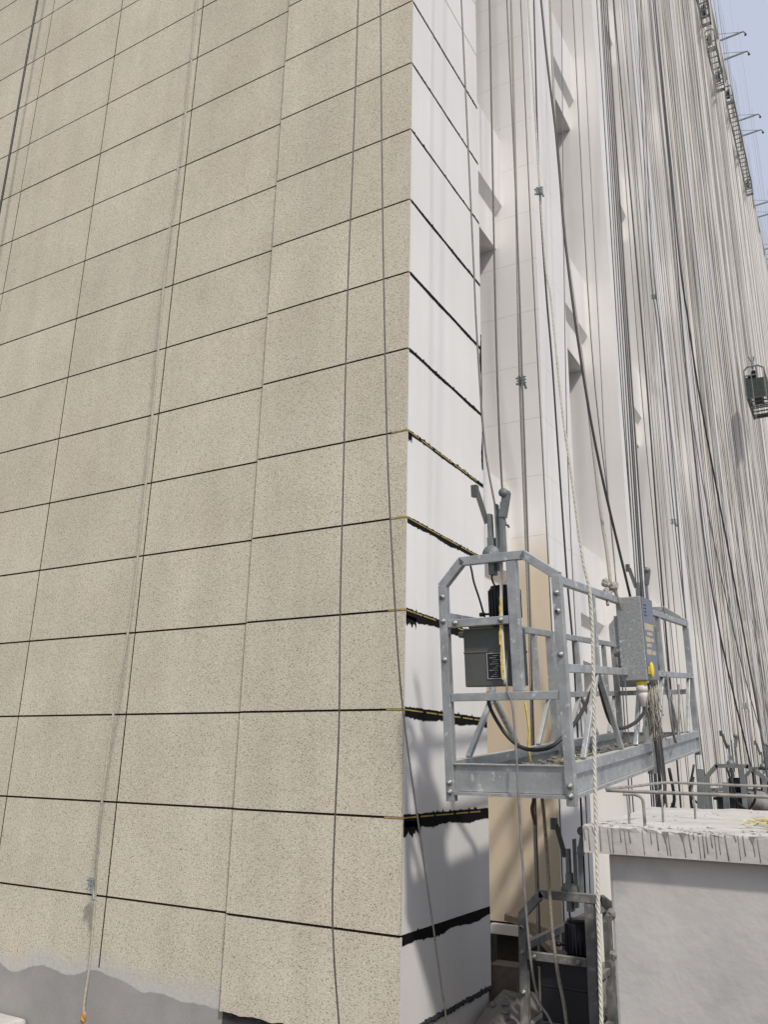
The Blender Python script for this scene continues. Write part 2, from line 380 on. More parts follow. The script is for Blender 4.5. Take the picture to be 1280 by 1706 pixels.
for k in range(4, 10): band(ZK[k+2], .012 if k < 7 else .009, .017 if k < 7 else .012, seed=k+5, spike=.004, upr=.002)
band(ZK[3], -.03, .085, -.018, .12, 31, .014)
band(ZK[1], -.02, .10, -.018, .20, 32, .012)
band(ZK[5], .0, .055, -.018, .035, 33, .014)
def tape(k, spans, h=.007, xo=.0036):
    for a, b in spans:
        B(MB().box((-.002, a, ZK[k+2]-h+.003), (xo, b, ZK[k+2]+.004)), 'masking_tape', M['tape'])
for k in (-1, 0, 1, 2, 3):
    r = random.Random(40+k); y = -.018; sp = []
    while y < PE-.1:
        e = y + r.uniform(.14, .34); sp.append((y, min(e, PE-.01))); y = e + r.uniform(.01, .06)
    tape(k, sp)
    B(MB().box((-.115, -PIL-.003, ZK[k+2]-.0046), (.0037, -PIL+.01, ZK[k+2]+.0042)), 'masking_tape', M['tape'])
# black vertical brush stroke along the far edge of pier 1
mb = MB(); r = random.Random(8); n = 50; vs = []; fs = []
for i in range(n+1):
    z = 1.93 + 1.2*i/n; wv = .018 + .012*math.sin(i*.35) + .008*r.random(); vs += [(.0022, PE-wv, z), (.0022, PE+.003, z), (-.05, PE+.003, z)]
for i in range(n): a = 3*i; fs += [(a, a+1, a+4, a+3), (a+1, a+2, a+5, a+4)]
B(mb.add(vs, fs), 'black_paint_band', M['black'])
mb = MB()
for i in range(60):
    y = PE*(i+r.random())/60; mb.blob((.002, y, -1.705 - .012*r.random()), (.012, rnd.uniform(.012, .035), rnd.uniform(.006, .018)), i, 7, 4, .4)
tag(B(mb, 'black_foam', M['tar']), kind='stuff')
B(MB().box((-.6, .0606, GZ), (-.02, PE-.01, -1.70)), 'pier_foot_or_void_shade', M['slabedge'])

# --- further piers, spandrels and windows down the long facade
P2A, P2B, P3, PER, PWID, FLOOR, LEDGE = 2.77, 3.72, 6.0, 3.23, .95, 4.12, 5.56
piers = [(P2A, P2B)] + [(P3+PER*i, P3+PER*i+PWID) for i in range(26)]
B(MB().box((-.84, P2A+.003, -1.565), (-.003, P2B-.003, ROOF)), 'pier', M['slabedge'])
z = -1.57; me_b = MB().box((-.84, P2A, -.5), (0, P2B, .5)).mesh('pier_block', M['primer_beige'])
i = 0
while z < 16:
    h = .6 if z > -1.5 else 3.36
    Bi('pier_block', me_b, (0, 0, z + h/2), (1, 1, h-.0025)); z += h
B(MB().box((-.84, P2A, z), (0, P2B, ROOF)), 'pier', M['primer'])
B(MB().box((-.6, P2A+.03, GZ), (-.03, P2B-.02, -1.58)), 'pier_foot_or_void_shade', M['recess_shade'])  # dark block standing for the shaded open void, shade painted in
mpier = MB().box((-.86, 0, GZ), (0, PWID, ROOF)).mesh('pier', M['primer'])
for a, b in piers[1:]: Bi('pier', mpier, (0, a, 0))
gaps = [(PE, P2A)] + [(piers[i][1], piers[i+1][0]) for i in range(len(piers)-1)]
def spandrel_mesh(wd):
    """panel between two window rows: chamfered drip ledge, then a recessed head strip"""
    prof = [(-.86, -.52), (-.45, -.52), (-.45, -.10), (-.37, 0), (-.37, .87), (-.86, .87)]
    n = len(prof); vs = [(x, 0, z) for x, z in prof] + [(x, wd, z) for x, z in prof]
    fs = [tuple(range(n)), tuple(range(2*n-1, n-1, -1))] + [(i, i+n, (i+1) % n + n, (i+1) % n) for i in range(n)]
    return MB().add(vs, fs).mesh('spandrel', M['primer'])
sp = {}
floors = [LEDGE - 4.12 + FLOOR*i for i in range(10)]
for gi, (a, b) in enumerate(gaps):
    wd = round(b-a-.002, 3)
    if wd not in sp: sp[wd] = spandrel_mesh(wd)
    for z in floors: Bi('spandrel', sp[wd], (0, a+.001, z))
    B(MB().box((-.84, a+.001, -1.6 if gi == 0 else GZ), (-.72, b-.001, floors[0]-2.0)), 'plinth_wall', M['primer'])
    if gi < 4:
        for z in floors[:-1]:
            z0, z1 = z+.871, z+FLOOR-.521
            f = MB(); t = .05
            f.box((-.80, a+.002, z0), (-.74, b-.002, z0+t)).box((-.80, a+.002, z1-t), (-.74, b-.002, z1)).box((-.80, a+.002, z0+t), (-.74, a+t, z1-t)).box((-.80, b-t, z0+t), (-.74, b-.002, z1-t))
            f.box((-.80, (a+b)/2-.02, z0+t), (-.74, (a+b)/2+.02, z1-t))
            wo = B(f, 'window', M['frame'])
            for pa, pb in ((a+t, (a+b)/2-.02), ((a+b)/2+.02, b-t)):
                pn = MB().box((-.776, pa, z0+t), (-.77, pb, z1-t)).build('pane', M['glass']); pn.parent = wo
                
B(MB().box((-.86, FAR-1, GZ), (.0, FAR, ROOF)), 'end_pier', M['primer'])
B(MB().box((-1.2, -.02, ROOF+.002), (.03, FAR, ROOF+.35)), 'parapet', M['primer'])
# white plaster ends of the step below the beige panel
B(MB().box((-.62, P2A-.05, -1.66), (-.12, P2A+.02, -1.585)), 'sill_strip', M['primer'])

# ------------------------------------------------------------------ suspended work platforms
def platform(loc, L, label, tilt=0.0, detail=True, m='galv', group=None, hoists=(0, 1), yaw=0.0, net=False):
    """steel cradle: two end frames, rails, posts, V braces, toe boards, deck, hoists and safety locks"""
    root = empty('suspended_platform', loc); root.rotation_euler = (tilt, 0, yaw)
    tag(root, label, 'work platform', group or 'suspended work platforms')
    G = M[m]; W = .735; bv = .003 if detail else 0
    def part(mbx, name, mt=None, b=None): return mbx.build(name, mt or G, root, bv if b is None else b)
    ft = .05
    for ye in (0, L):
        s = 1 if ye == 0 else -1
        y = ye + s*ft/2
        for x in (ft/2, W-ft/2):
            part(MB().beam((x, y, 0), (x, y, 1.2), ft), 'post')
        fr = MB(); pts = [(ft/2, 1.2), (ft/2+.125, 1.33), (.53, 1.33), (W-ft/2, 1.2)]
        for (xa, za), (xb, zb) in zip(pts, pts[1:]):
            e = (Vector((xb-xa, 0, zb-za)).normalized())*.012
            fr.beam((xa-e.x, y, za-e.z), (xb+e.x, y, zb+e.z), ft, ft*.96, upv=(0, 1, 0))
        part(fr, 'top_frame')
        part(MB().beam((ft+.001, y, .56), (W-ft-.001, y, .56), .04, .045), 'end_rail')
        part(MB().beam((ft+.001, y, .975), (.425, y, .975), .04, .045), 'end_rail')
        part(MB().beam((.455, y+s*.004, .585), (.455, y+s*.004, 1.303), .058, .05), 'hoist_post')
        tb = MB().box((ft+.001, y-.004, .055), (W-ft-.001, y+.004, .20)).box((ft+.001, y-.02, .195), (W-ft-.001, y+.02, .201)).box((ft+.001, y-.028, .035), (W-ft-.001, y+.028, .052))
        part(tb, 'toe_board', None, 0)
        if detail and ye == 0:
            for bx, bz in ((.025, 1.13), (.025, .99), (.025, .77), (.025, .10), (.025, .05), (W-.025, 1.10), (W-.025, 1.0), (W-.025, .77), (W-.025, .10), (W-.025, .05), (.10, .975), (.38, .975)):
                b = MB().cyl((bx, y-.027, bz), (bx, y-.031, bz), .017, 12).cyl((bx, y-.031, bz), (bx, y-.045, bz), .011, 6)
                bo = part(b, 'bolt', M['bolt'], 0)
                if (bx, bz) in ((.025, 1.13), (W-.025, 1.0)):
                    MB().cyl((bx, y-.0452, bz), (bx, y-.0458, bz), .007, 10).build('bolt_hole', M['hole'], bo)
    # long sides: inner (wall side, lower) and outer
    nmod = max(1, round(L/1.92))
    for side, x, ztop, zmid in ((0, ft/2, 1.02, .56), (1, W-ft/2, 1.175, .70)):
        t = .038
        for mi in range(nmod):
            y0, y1 = L*mi/nmod + (ft if mi == 0 else .031), L*(mi+1)/nmod - (ft if mi == nmod-1 else .031)
            yc = (y0+y1)/2 - .28
            part(MB().beam((x, y0, ztop), (x, y1, ztop), t, .045), 'top_rail')
            part(MB().beam((x, y0, zmid), (x, y1, zmid), t, .045), 'mid_rail')
            if side == 1: part(MB().beam((x, y0, .93), (x, y1, .93), .024, .03), 'mid_rail') if not detail else None
            part(MB().beam((x, yc, zmid+.023), (x, yc, ztop-.023), .036), 'upright')
            if side == 0: part(MB().beam((x, y1-.35, zmid+.023), (x, y1-.35, ztop-.023), .036), 'upright')
            for ya, yb in ((yc-.03, yc-.42), (yc+.03, yc+.42), (y1-.1, y1-.40)):
                part(MB().beam((x, ya, zmid-.023), (x, yb, .215), .03), 'brace')
            tb = MB().box((x-.004, y0, .055), (x+.004, y1, .155)).box((x-.026, y0, .157), (x+.026, y1, .213)).box((x-.024, y0, .035), (x+.024, y1, .053))
            part(tb, 'toe_board', None, 0)
            if mi:
                yj = L*mi/nmod
                for dy in (-.028, .028): part(MB().beam((x, yj+dy, 0), (x, yj+dy, ztop+.022), .05), 'joint_post')
    dk = MB()
    if detail: dk.box((.035, .04, .10), (W-.035, L-.04, .112))
    if detail:
        for i in range(int(L/.35)): dk.box((.04, .12+i*.35, .055), (W-.04, .16+i*.35, .0995))
        part(dk, 'deck', M['galv_dark'], 0)
    else:
        sl = MB().box((.04, -.02, .055), (W-.04, .02, .0995)).mesh('deck_slat', G)
        for i in range(int(L/.35)): inst('deck_slat', sl, root, (0, .14+i*.35, 0))
    if net:
        part(MB().box((-.012, .06, .2), (-.004, L-.06, 1.0)).box((W+.004, .06, .2), (W+.012, L-.06, 1.15)).box((.05, -.012, .06), (W-.05, -.004, .80)), 'safety_net', M['green'], 0)
    # hoists with motor, name plate and wire-rope safety lock above
    for hi in hoists:
        s = 1 if hi == 0 else -1; yb = (ft+.02) if hi == 0 else L-ft-.02
        def Y(d): return yb + s*d
        h = MB().box((.115, min(Y(0), Y(.20)), .615), (.425, max(Y(0), Y(.20)), .945))
        h.box((.112, min(Y(-.004), Y(.21)), .80), (.428, max(Y(-.004), Y(.21)), .815))
        h.box((.14, min(Y(.02), Y(.18)), .945), (.40, max(Y(.02), Y(.18)), .985))
        h.box((.06, min(Y(.05), Y(.12)), .90), (.115, max(Y(.05), Y(.12)), .935))
        ho = part(h, 'hoist', M['hoist'] if m == 'galv' else M['motor'], .012 if detail else 0)
        mo = MB(); mo.cyl((.345, Y(.10), .985), (.345, Y(.10), 1.17), .088, 20); mo.cyl((.345, Y(.10), 1.17), (.345, Y(.10), 1.185), .08, 20)
        if detail:
            for a in range(24):
                t = a*math.pi/12; mo.beam((.345+.088*math.cos(t), Y(.10)+.088*math.sin(t), 1.0), (.345+.088*math.cos(t), Y(.10)+.088*math.sin(t), 1.16), .008, .016, upv=(math.cos(t), math.sin(t), 0))
        mo.build('motor', M['motor'], ho)
        MB().cyl((.25, Y(.10), 1.03), (.21, Y(.10), 1.03), .007, 8).cyl((.215, Y(.10), 1.03), (.185, Y(.10), 1.03), .013, 8).build('brake_lever', M['motor'], ho)
        if detail and hi == 0 and m == 'galv':
            npl = MB().box((.262, Y(-.006), .70), (.34, Y(0), .795)).box((.262, Y(-.006), .66), (.34, Y(0), .6995)).build('name_plate', M['motor'], ho)
            r = random.Random(5)
            for i in range(11):
                xa = .27 + .012*(i % 3); MB().box((xa+.015*r.random(), Y(-.0072), .668+.0115*i), (.333-.018*r.random(), Y(-.006), .6705+.0115*i)).build('print_line', M['white'], ho)
            e = MB(); q = .003
            e.box((.258, Y(-.0065), .656), (.2618, Y(-.001), .80)).box((.3402, Y(-.0065), .656), (.344, Y(-.001), .80)).box((.2618, Y(-.0065), .796), (.3402, Y(-.001), .80)).box((.2618, Y(-.0065), .656), (.3402, Y(-.001), .6595))
            e.build('plate_rim', M['white'], ho)
        lk = MB()
        yy = Y(.0)
        lk.box((.305, yy-.03, 1.24), (.34, yy+.03, 1.46)).box((.308, yy-.022, 1.46), (.332, yy+.022, 1.60))
        lk.box((.355, yy-.02, 1.26), (.362, yy+.05, 1.66)).box((.385, yy-.02, 1.34), (.408, yy+.02, 1.62))
        lo = part(lk, 'safety_lock', M['galv_dark'], .004 if detail else 0)
        MB().beam((.30, yy, 1.55), (.255, yy-.02, 1.74), .028, .03).box((.225, yy-.04, 1.71), (.26, yy+.0, 1.78)).build('lock_arm', M['hoist'], lo)
        MB().beam((.40, yy, 1.57), (.43, yy, 1.70), .035, .05).cyl((.42, yy-.03, 1.71), (.42, yy+.03, 1.71), .028, 10).build('roller_arm', M['galv_dark'], lo)
        MB().cyl((.325, yy-.035, 1.36), (.325, yy+.035, 1.36), .05, 18).cyl((.325, yy-.045, 1.36), (.325, yy+.045, 1.36), .014, 8).build('pulley', M['galv_dark'], lo)
        MB().tube(spline([(.315, yy, 1.27), (.318, yy, 1.2), (.345, Y(.1), 1.10)], 4), .006, 6).build('lock_wire', M['cable'], lo)
    return root

near = platform((.446, -.381, -.494), 3.85, 'galvanised steel suspended work platform with control box hanging beside the white pier', math.atan(.34/3.85))
near.scale = (.936, .936, .936)
# control box on the outer rail of the near platform
W = .735
cb = MB()
cb.box((.684, 1.37, .64), (.855, 1.70, 1.20)).box((.655, 1.40, .86), (.6835, 1.66, 1.08))
box = cb.build('control_box', M['zinc_box'], near, .006)
MB().box((.8552, 1.375, .645), (.861, 1.695, 1.195)).build('box_door', M['bluegrey'], box)
for i, (za, zb, ya, yb) in enumerate(((.975, 1.02, 1.39, 1.66), (.94, .963, 1.45, 1.61), (.895, .928, 1.39, 1.54), (.90, .924, 1.56, 1.64), (.86, .885, 1.41, 1.55), (.81, .845, 1.39, 1.53), (.81, .838, 1.55, 1.66))):
    MB().box((.861, ya, za), (.8622, yb, zb)).build('printed_strip', M['cream'], box)
for i in range(4): MB().box((.861, 1.41, 1.14-.023*i), (.8628, 1.49, 1.148-.023*i)).build('vent_louvre', M['motor'], box)
sw = MB().blob((.880, 1.40, .705), (.016, .026, .055), 4, 12, 8, .03).box((.8615, 1.38, .68), (.876, 1.42, .73)); sw.build('yellow_rain_cover', M['yellow'], box)
MB().cyl((.80, 1.42, .6395), (.80, 1.42, .61), .036, 18).build('plug_collar', M['yellow'], box)
MB().cyl((.80, 1.42, .6095), (.80, 1.42, .565), .038, 18).tube([(.80, 1.42, .565), (.80, 1.42, .535), (.80, 1.42, .47)], [.036, .031, .015], 18).build('plug', M['plug'], box)
# broken mortar and straw lying on the deck
mb = MB(); r = random.Random(12)
for i in range(260):
    x, y = r.uniform(.06, .67), r.uniform(.3, 3.6); s = r.uniform(.008, .03)
    mb.blob((x, y, .113+s*.3), (s*r.uniform(.6, 1.8), s*r.uniform(.6, 2.2), s*.5), i, 6, 3, .35)
tag(mb.build('deck_debris', M['rubble'], near), kind='stuff')
mb = MB()
for i in range(90):
    x, y = r.uniform(.30, .68), 1.35 + r.gauss(0, .22); a = r.uniform(0, 6.3); l = r.uniform(.04, .12)
    mb.beam((x, y, .13+r.random()*.02), (x+l*math.cos(a), y+l*math.sin(a), .135+r.random()*.03), .008, .002)
tag(mb.build('deck_straw', M['straw'], near), kind='stuff')

platform((.33, .90, GZ+.02), 3.85, 'dusty work platform standing on the ground in the shade under the hanging one', 0, True, 'galv_dirty_shade')
platform((.42, 7.6, -1.56), 3.85, 'dark work platform with two upright locks behind the concrete slab', 0, False, 'galv_dark')
platform((.40, 20.9, 10.55), 2.2, 'distant dark green netted platform halfway up the curtain of ropes', 0, False, 'galv_dark', net=True).scale = (.8, .8, .8)

# ------------------------------------------------------------------ concrete shaft with slab, rebar
ZT = -.53
sh = empty('concrete_shaft', (2.6, 0, GZ)); tag(sh, 'smooth grey concrete box with overhanging slab and slurry drips at the lower right', 'concrete structure')
def S(mbx, name, m, bevel=0, parent=None):
    o = mbx.build(name, m, None, bevel); p = parent or sh; o.parent = p; o.matrix_parent_inverse = Matrix.Translation(-Vector(sh.location)); return o
S(MB().box((1.475, -1.10, GZ), (4.6, 1.0, -.6255)), 'shaft_wall', M['concrete'], .012)
# slab: displaced grid top, ragged rim
nx, ny = 90, 44; r = random.Random(9); vs = []; fs = []
def hgt(x, y): return .004*math.sin(x*9+y*5) + .002*math.sin(x*23-y*17)
for j in range(ny+1):
    for i in range(nx+1):
        y = -1.165 + 2.2*j/ny; xl = 1.395 - .095*(y+1.165)
        x = xl + (4.7-xl)*(i/nx)**1.5; e = min(i, j)
        rim = .012 if e == 0 else 0
        vs.append((x + (rim*r.random() if i == 0 else 0), y + (rim*1.3*r.random() if j == 0 else 0), ZT + hgt(x, y) + r.uniform(-.0012, .0016) - (.006*r.random() if e == 0 else 0)))
for j in range(ny):
    for i in range(nx): a = j*(nx+1)+i; fs.append((a, a+1, a+nx+2, a+nx+1))
top = S(MB().add(vs, fs, False), 'slab_top', M['slabtop'])
front = [vs[i] for i in range(nx+1)]; left = [vs[j*(nx+1)] for j in range(ny+1)]; n0 = len(front)
v2 = []; f2 = []
for x, y, z in front: v2 += [(x, y, z), (x, -1.165+.004, -.545), (x, -1.162, -.6247)]
for i in range(n0-1): a = 3*i; f2 += [(a, a+1, a+4, a+3), (a+1, a+2, a+5, a+4)]
o0 = len(v2)
for x, y, z in left: v2 += [(x, y, z), (1.400-.095*(y+1.165), y, -.6247)]
for j in range(len(left)-1): a = o0+2*j; f2.append((a, a+2, a+3, a+1))
b0 = len(v2); v2 += [(1.398, -1.162, -.6249), (4.7, -1.162, -.6249), (4.7, 1.03, -.6249), (1.19, 1.03, -.6249)]; f2.append((b0, b0+3, b0+2, b0+1))
S(MB().add(v2, f2), 'slab_edge', M['slabedge'])
# slurry drips down the slab edge: a wet rim and runs of different length
r = random.Random(21); x = 1.405; runs = MB()
while x < 2.6:
    ln = r.choice((.02, .045, .065, .080, .082, .084)); wd = r.uniform(.0008, .0015); yb = -1.1625
    dx = r.uniform(0, .006)
    pts = [(x, yb, ZT-.004), (x+dx*.4, yb-.0006, ZT-.004-ln*.5), (x+dx, yb-.0006, ZT-.006-ln)]
    runs.tube(pts, [wd*1.2, wd, wd*1.1], 6)
    if r.random() < .22:
        hw = r.uniform(.006, .016); hd = r.uniform(.02, .045)
        runs.add([(x-hw, yb-.001, ZT-.006), (x+hw, yb-.001, ZT-.006), (x+hw*.35, yb-.0012, ZT-hd*.6), (x+.0015, yb-.0012, ZT-hd), (x-.0015, yb-.0012, ZT-hd), (x-hw*.35, yb-.0012, ZT-hd*.6)], [(0, 5, 2, 1), (5, 4, 3, 2)])
    x += r.choice((.011, .016, .022, .03, .05, .013))
tag(S(runs, 'slurry_drips', M['drip']), kind='stuff')
mb = MB()
for i in range(260):
    f = r.random()**2; x = 1.40 + 1.4*r.random(); y = -1.14 + (.3*f if r.random() < .6 else 2.0*r.random()); s = r.uniform(.002, .007)
    if x < 1.395-.095*(y+1.165)+.02: continue
    mb.blob((x, y, ZT+hgt(x, y)+s*.4), (s*r.uniform(.8, 2), s*r.uniform(.8, 1.8), s*.7), i, 6, 4, .35)
tag(S(mb, 'mortar_crumbs', M['slabtop']), kind='stuff')
mb = MB()
for i in range(80):
    x = 1.93 + abs(r.gauss(0, .16)); y = -.72 + r.gauss(0, .11); a = r.uniform(0, 6.3); l = r.uniform(.02, .09); z = ZT+.012+r.random()*.018
    mb.beam((x, y, z), (x+l*math.cos(a), y+l*math.sin(a)*.6, z+r.uniform(-.006, .012)), .010, .0025)
tag(mb.build('yellow_straw', M['straw']), 'scatter of yellow packing straw on the pale slab top', 'straw', kind='stuff')
# mortar plug stubs on the left face of the shaft wall
for i, (zz, s) in enumerate(((-.84, .02), (-.98, .016))):
    S(MB().blob((1.474, -1.09, zz), (.02, .02, s), i, 8, 5, .25), 'mortar_lump', M['drip'])

def bar(name, label, pts, r_, m, cat, group=None, n=8, sub=5):
    o = MB().tube(spline(pts, sub), r_, n).build(name, M[m]); tag(o, label, cat, group); return o
bar('rebar', 'long front rebar lying level above the slab edge', [(1.50, -1.17, -.398), (1.8, -1.15, -.401), (2.3, -1.14, -.405), (3.6, -1.12, -.41)], .0065, 'rebar', 'rebar')
bar('rebar', 'long rear rebar running level behind the front one', [(1.50, -1.165, -.392), (1.515, -.8, -.386), (1.525, -.45, -.378), (1.545, -.35, -.374), (1.60, -.31, -.373), (2.0, -.30, -.378), (3.6, -.28, -.385)], .0062, 'rebar', 'rebar', sub=8)
bar('rebar', 'bent rebar hook standing in the slab near its front corner', [(1.545, -1.10, -.412), (1.585, -1.09, -.412), (1.612, -1.085, -.425), (1.617, -1.085, -.46), (1.617, -1.085, -.56)], .0058, 'rebar', 'rebar', sub=6)
for x, y, l in ((1.53, -.98, 'straight rebar stub at the left end of the slab'), (1.66, -.30, 'straight rebar stub under the rear bar corner'), (1.58, -.6, 'thin rebar stub halfway along the left slab edge')):
    bar('rebar', l, [(x, y, -.40), (x+.004, y, -.48), (x, y, -.56)], .005, 'rebar', 'rebar', sub=2)
tag(MB().blob((1.275, 5.6, -.61), .115, 3, 14, 10, .05).build('stone_ball', M['stone']), 'round weathered grey ball weight hanging behind the rebar at the right edge', 'ball weight')

# ------------------------------------------------------------------ ropes and cables
def extend_up(p, drift=(0, 0)): return (p[0]+drift[0], p[1]+drift[1], ROOF+.3)
def rope(name, label, pts, r_, m, cat='cable', group=None, up=True, down=False, n=6, sub=5, drift=(0, 0)):
    pts = list(pts)
    P = spline(pts, sub)
    if up: P = [Vector(extend_up(pts[0], drift))] + P
    if down: P = P + [Vector((pts[-1][0], pts[-1][1], GZ+.01))]
    o = MB().tube(P, r_, n).build(name, M[m]); tag(o, label, cat, group); return o
G1 = 'ropes hanging before the white facade'
rope('steel_cable', 'grey hoist cable slanting down to the left lock above the near platform', [(0.45, -0.1, 5.147), (0.558, -0.2, 2.965), (0.601, -0.25, 2.229), (0.661, -0.3, 1.482), (0.735, -0.33, 1.05), (.742, -.33, .86)], .0058, 'steelrope', group=G1, drift=(-.4, 1))
rope('steel_cable', 'grey hoist cable dropping straight to the right lock above the near platform', [(0.674, -0.1, 5.025), (0.727, -0.25, 2.196), (0.775, -0.32, 1.101), (.81, -.33, .95)], .0058, 'steelrope', group=G1, drift=(0, .8))
rope('hemp_rope', 'dusty grey rope with a clamp hanging in the first recess', [(.2, 1.685, 7.074), (.2, 1.657, 4.891), (.2, 1.603, 3.016), (.2, 1.626, 1.427), (.2, 1.64, .521), (.2, 1.616, -.569), (.21, 1.6, -1.5)], .0115, 'hemp', 'rope', G1, down=True, n=8)
rope('steel_cable', 'thin steel cable running beside the clamped grey rope', [(.24, 1.454, 6.82), (.24, 1.543, 4.159), (.24, 1.548, 2.757), (.24, 1.557, 1.406), (.24, 1.543, -.566)], .0065, 'steelrope', group=G1, down=True)
rope('steel_cable', 'thin dark cable along the outer corner of the second pier', [(.18, 2.037, 7.438), (.18, 2.095, 4.523), (.18, 2.221, 1.404), (.18, 2.258, .302), (.18, 2.259, -.853)], .0058, 'steelrope', group=G1, down=True)
rope('power_cable', 'black cable hanging across the face of the second pier', [(.3, 2.11, 7.445), (.3, 2.035, 5.261), (.3, 2.093, 4.058), (.3, 2.188, 3.28), (.3, 2.245, 2.525), (.3, 2.342, 1.28), (.3, 2.434, .563), (.3, 2.437, -.541)], .0085, 'cable', group=G1, down=True)
rope('power_cable', 'black power cable slanting down to the top of the control box', [(0.85, 0.576, 5.606), (0.88, 0.563, 4.971), (0.92, 0.595, 4.13), (0.96, 0.525, 3.284), (1.02, 0.543, 2.343), (1.08, 0.643, 1.587), (1.15, 0.95, 0.76)], .0085, 'cable', group=G1, drift=(-.3, 1.5))
rope('hemp_rope', 'pale rope knotted off at the rail left of the control box', [(0.72, 1.234, 5.006), (0.82, 1.025, 3.643), (0.84, 1.023, 3.339), (0.92, 0.988, 2.413), (1.02, 0.815, 1.383), (1.07, 0.732, 1.026), (1.11, 0.617, 0.79)], .0105, 'hemp', 'rope', G1, drift=(-.4, 2))
rope('steel_cable', 'hair-thin cable just right of the second pier', [(.3, 3.175, 8.513), (.3, 2.638, 3.73), (.3, 2.512, 1.633), (.3, 2.576, -.403)], .0045, 'steelrope', group=G1, down=True)
rope('steel_cable', 'thin cable crossing the middle of the second recess', [(.5, 2.928, 8.156), (.5, 2.837, 3.776), (.5, 3.178, 1.861), (.5, 3.209, .644), (.5, 3.204, -.599)], .0052, 'steelrope', group=G1, down=True)
rope('steel_cable', 'thin pale cable right of the middle of the second recess', [(.7, 2.529, 7.646), (.7, 2.365, 3.492), (.7, 2.321, 2.077), (.7, 2.502, .554)], .0045, 'steelpale', group=G1, down=True)
rope('steel_cable', 'grey cable on the corner of the third pier', [(.4, 4.605, 9.892), (.4, 4.443, 4.594), (.4, 4.473, 2.101), (.4, 4.576, -.638)], .006, 'steelrope', group=G1, down=True)
for i, P in enumerate(([(.45, 4.675, 9.935), (.45, 4.468, 4.594), (.45, 4.368, 1.803), (.45, 4.369, -.575)], [(.51, 4.506, 9.733), (.51, 4.319, 4.504), (.51, 4.208, 1.762), (.51, 4.201, -.569)],
                       [(.57, 4.333, 9.526), (.57, 4.133, 4.397), (.57, 4.016, 1.714), (.57, 4.003, -.563)], [(.63, 4.155, 9.315), (.63, 3.943, 4.288), (.63, 3.876, 1.677), (.63, 3.852, -.558)],
                       [(.69, 3.486, 8.612), (.69, 3.262, 3.937), (.69, 3.184, 1.52), (.69, 3.194, -.543)])):
    rope('steel_cable', 'dark cable in the tight bundle down the third pier', P, (.0075, .009, .0075, .0085, .006)[i], 'cable' if i in (1, 3) else 'steelrope', group='bundle of dark cables down the third pier', down=True)
rope('steel_cable', 'thin cable right of the dark bundle', [(.5, 5.2, 10.434), (.5, 5.042, 4.863), (.5, 5.215, 1.875), (.5, 5.45, -.595)], .005, 'steelpale', group=G1, down=True)
rope('power_cable', 'black cable passing just behind the far end of the near platform', [(.55, 5.0, 9.9), (.6, 4.9, 4.70), (.6, 4.85, 1.844), (.6, 4.9, -.591)], .0095, 'cable', group=G1, down=True)
rope('steel_cable', 'thin cable in the third recess, left of the bluish pair', [(.6, 5.482, 10.662), (.6, 5.084, 4.859), (.6, 5.11, 1.844), (.6, 5.42, -.591)], .005, 'steelpale', group=G1, down=True)
for i, P in enumerate(([(.5, 7.244, 12.483), (.5, 6.374, 7.088), (.5, 6.508, 5.548), (.5, 6.525, 2.922), (.5, 7.162, -.629)], [(.7, 6.351, 11.479), (.7, 5.454, 6.447), (.7, 5.57, 5.038), (.7, 5.612, 2.647), (.7, 5.381, -.587)])):
    rope('steel_cable', 'one of two close bluish cables on the fourth pier', P, .0075, 'steelrope', group='close pair of cables on the fourth pier', down=True)
rope('power_cable', 'thick black cable swinging out to the right at its foot', [(.6, 8.644, 13.832), (.62, 8.406, 8.317), (.63, 8.616, 6.917), (.66, 8.957, 5.424), (.75, 9.976, 2.823), (.9, 9.903, .658), (1.0, 9.456, -.658)], .014, 'cable', group=G1, down=True)
rope('power_cable', 'black cable swinging right behind the netted platform ropes', [(.5, 9.107, 10.077), (.6, 8.086, 4.885), (.8, 7.174, 1.886), (1.0, 7.651, -.328)], .011, 'cable', group=G1, down=True)
rope('steel_cable', 'thin cable crossing the others at the lower right', [(.6, 7.941, 5.846), (.75, 7.818, 3.332), (.9, 8.517, 1.241), (1.1, 8.678, -.083)], .008, 'steelrope', group=G1, down=True)
# thick white safety rope: three twisted strands in the near part
WR = [(1.392, -1.4, 3.329), (1.419, -1.4, 1.93), (1.442, -1.4, 1.62), (1.468, -1.4, 1.104), (1.489, -1.4, .862), (1.521, -1.4, .472), (1.545, -1.4, .293), (1.538, -1.4, -.044), (1.525, -1.4, -.36), (1.504, -1.4, -1.132), (1.47, -1.4, GZ)]
C0 = [Vector((1.25, -1.1, ROOF)), Vector((1.39, -1.4, 4.6))] + spline(WR, 60)
core = [C0[0], C0[1]]
for a, b in zip(C0[1:], C0[2:]):
    k = max(1, int((b-a).length/.0065)); core += [a.lerp(b, (i+1)/k) for i in range(k)]
wr = MB()
def fz(z): return 1 - .34*min(1, max(0, (z+.2)/1.6))
for s in range(3):
    q = []; acc = 0
    for i, p in enumerate(core):
        if i: acc += (p-core[i-1]).length
        if i < 2: off = Vector((0, 0, 0)); q.append(p); continue
        t = acc*2*math.pi/.062 + s*2.094
        q.append(p + Vector((math.cos(t)*.0037*fz(p.z), math.sin(t)*.0037*fz(p.z), 0)))
    wr.tube(q, [.0041*fz(p.z) for p in core], 6)
tag(wr.build('braided_rope', M['whiterope']), 'thick cream twisted safety rope passing in front of platform and slab', 'rope', G1)

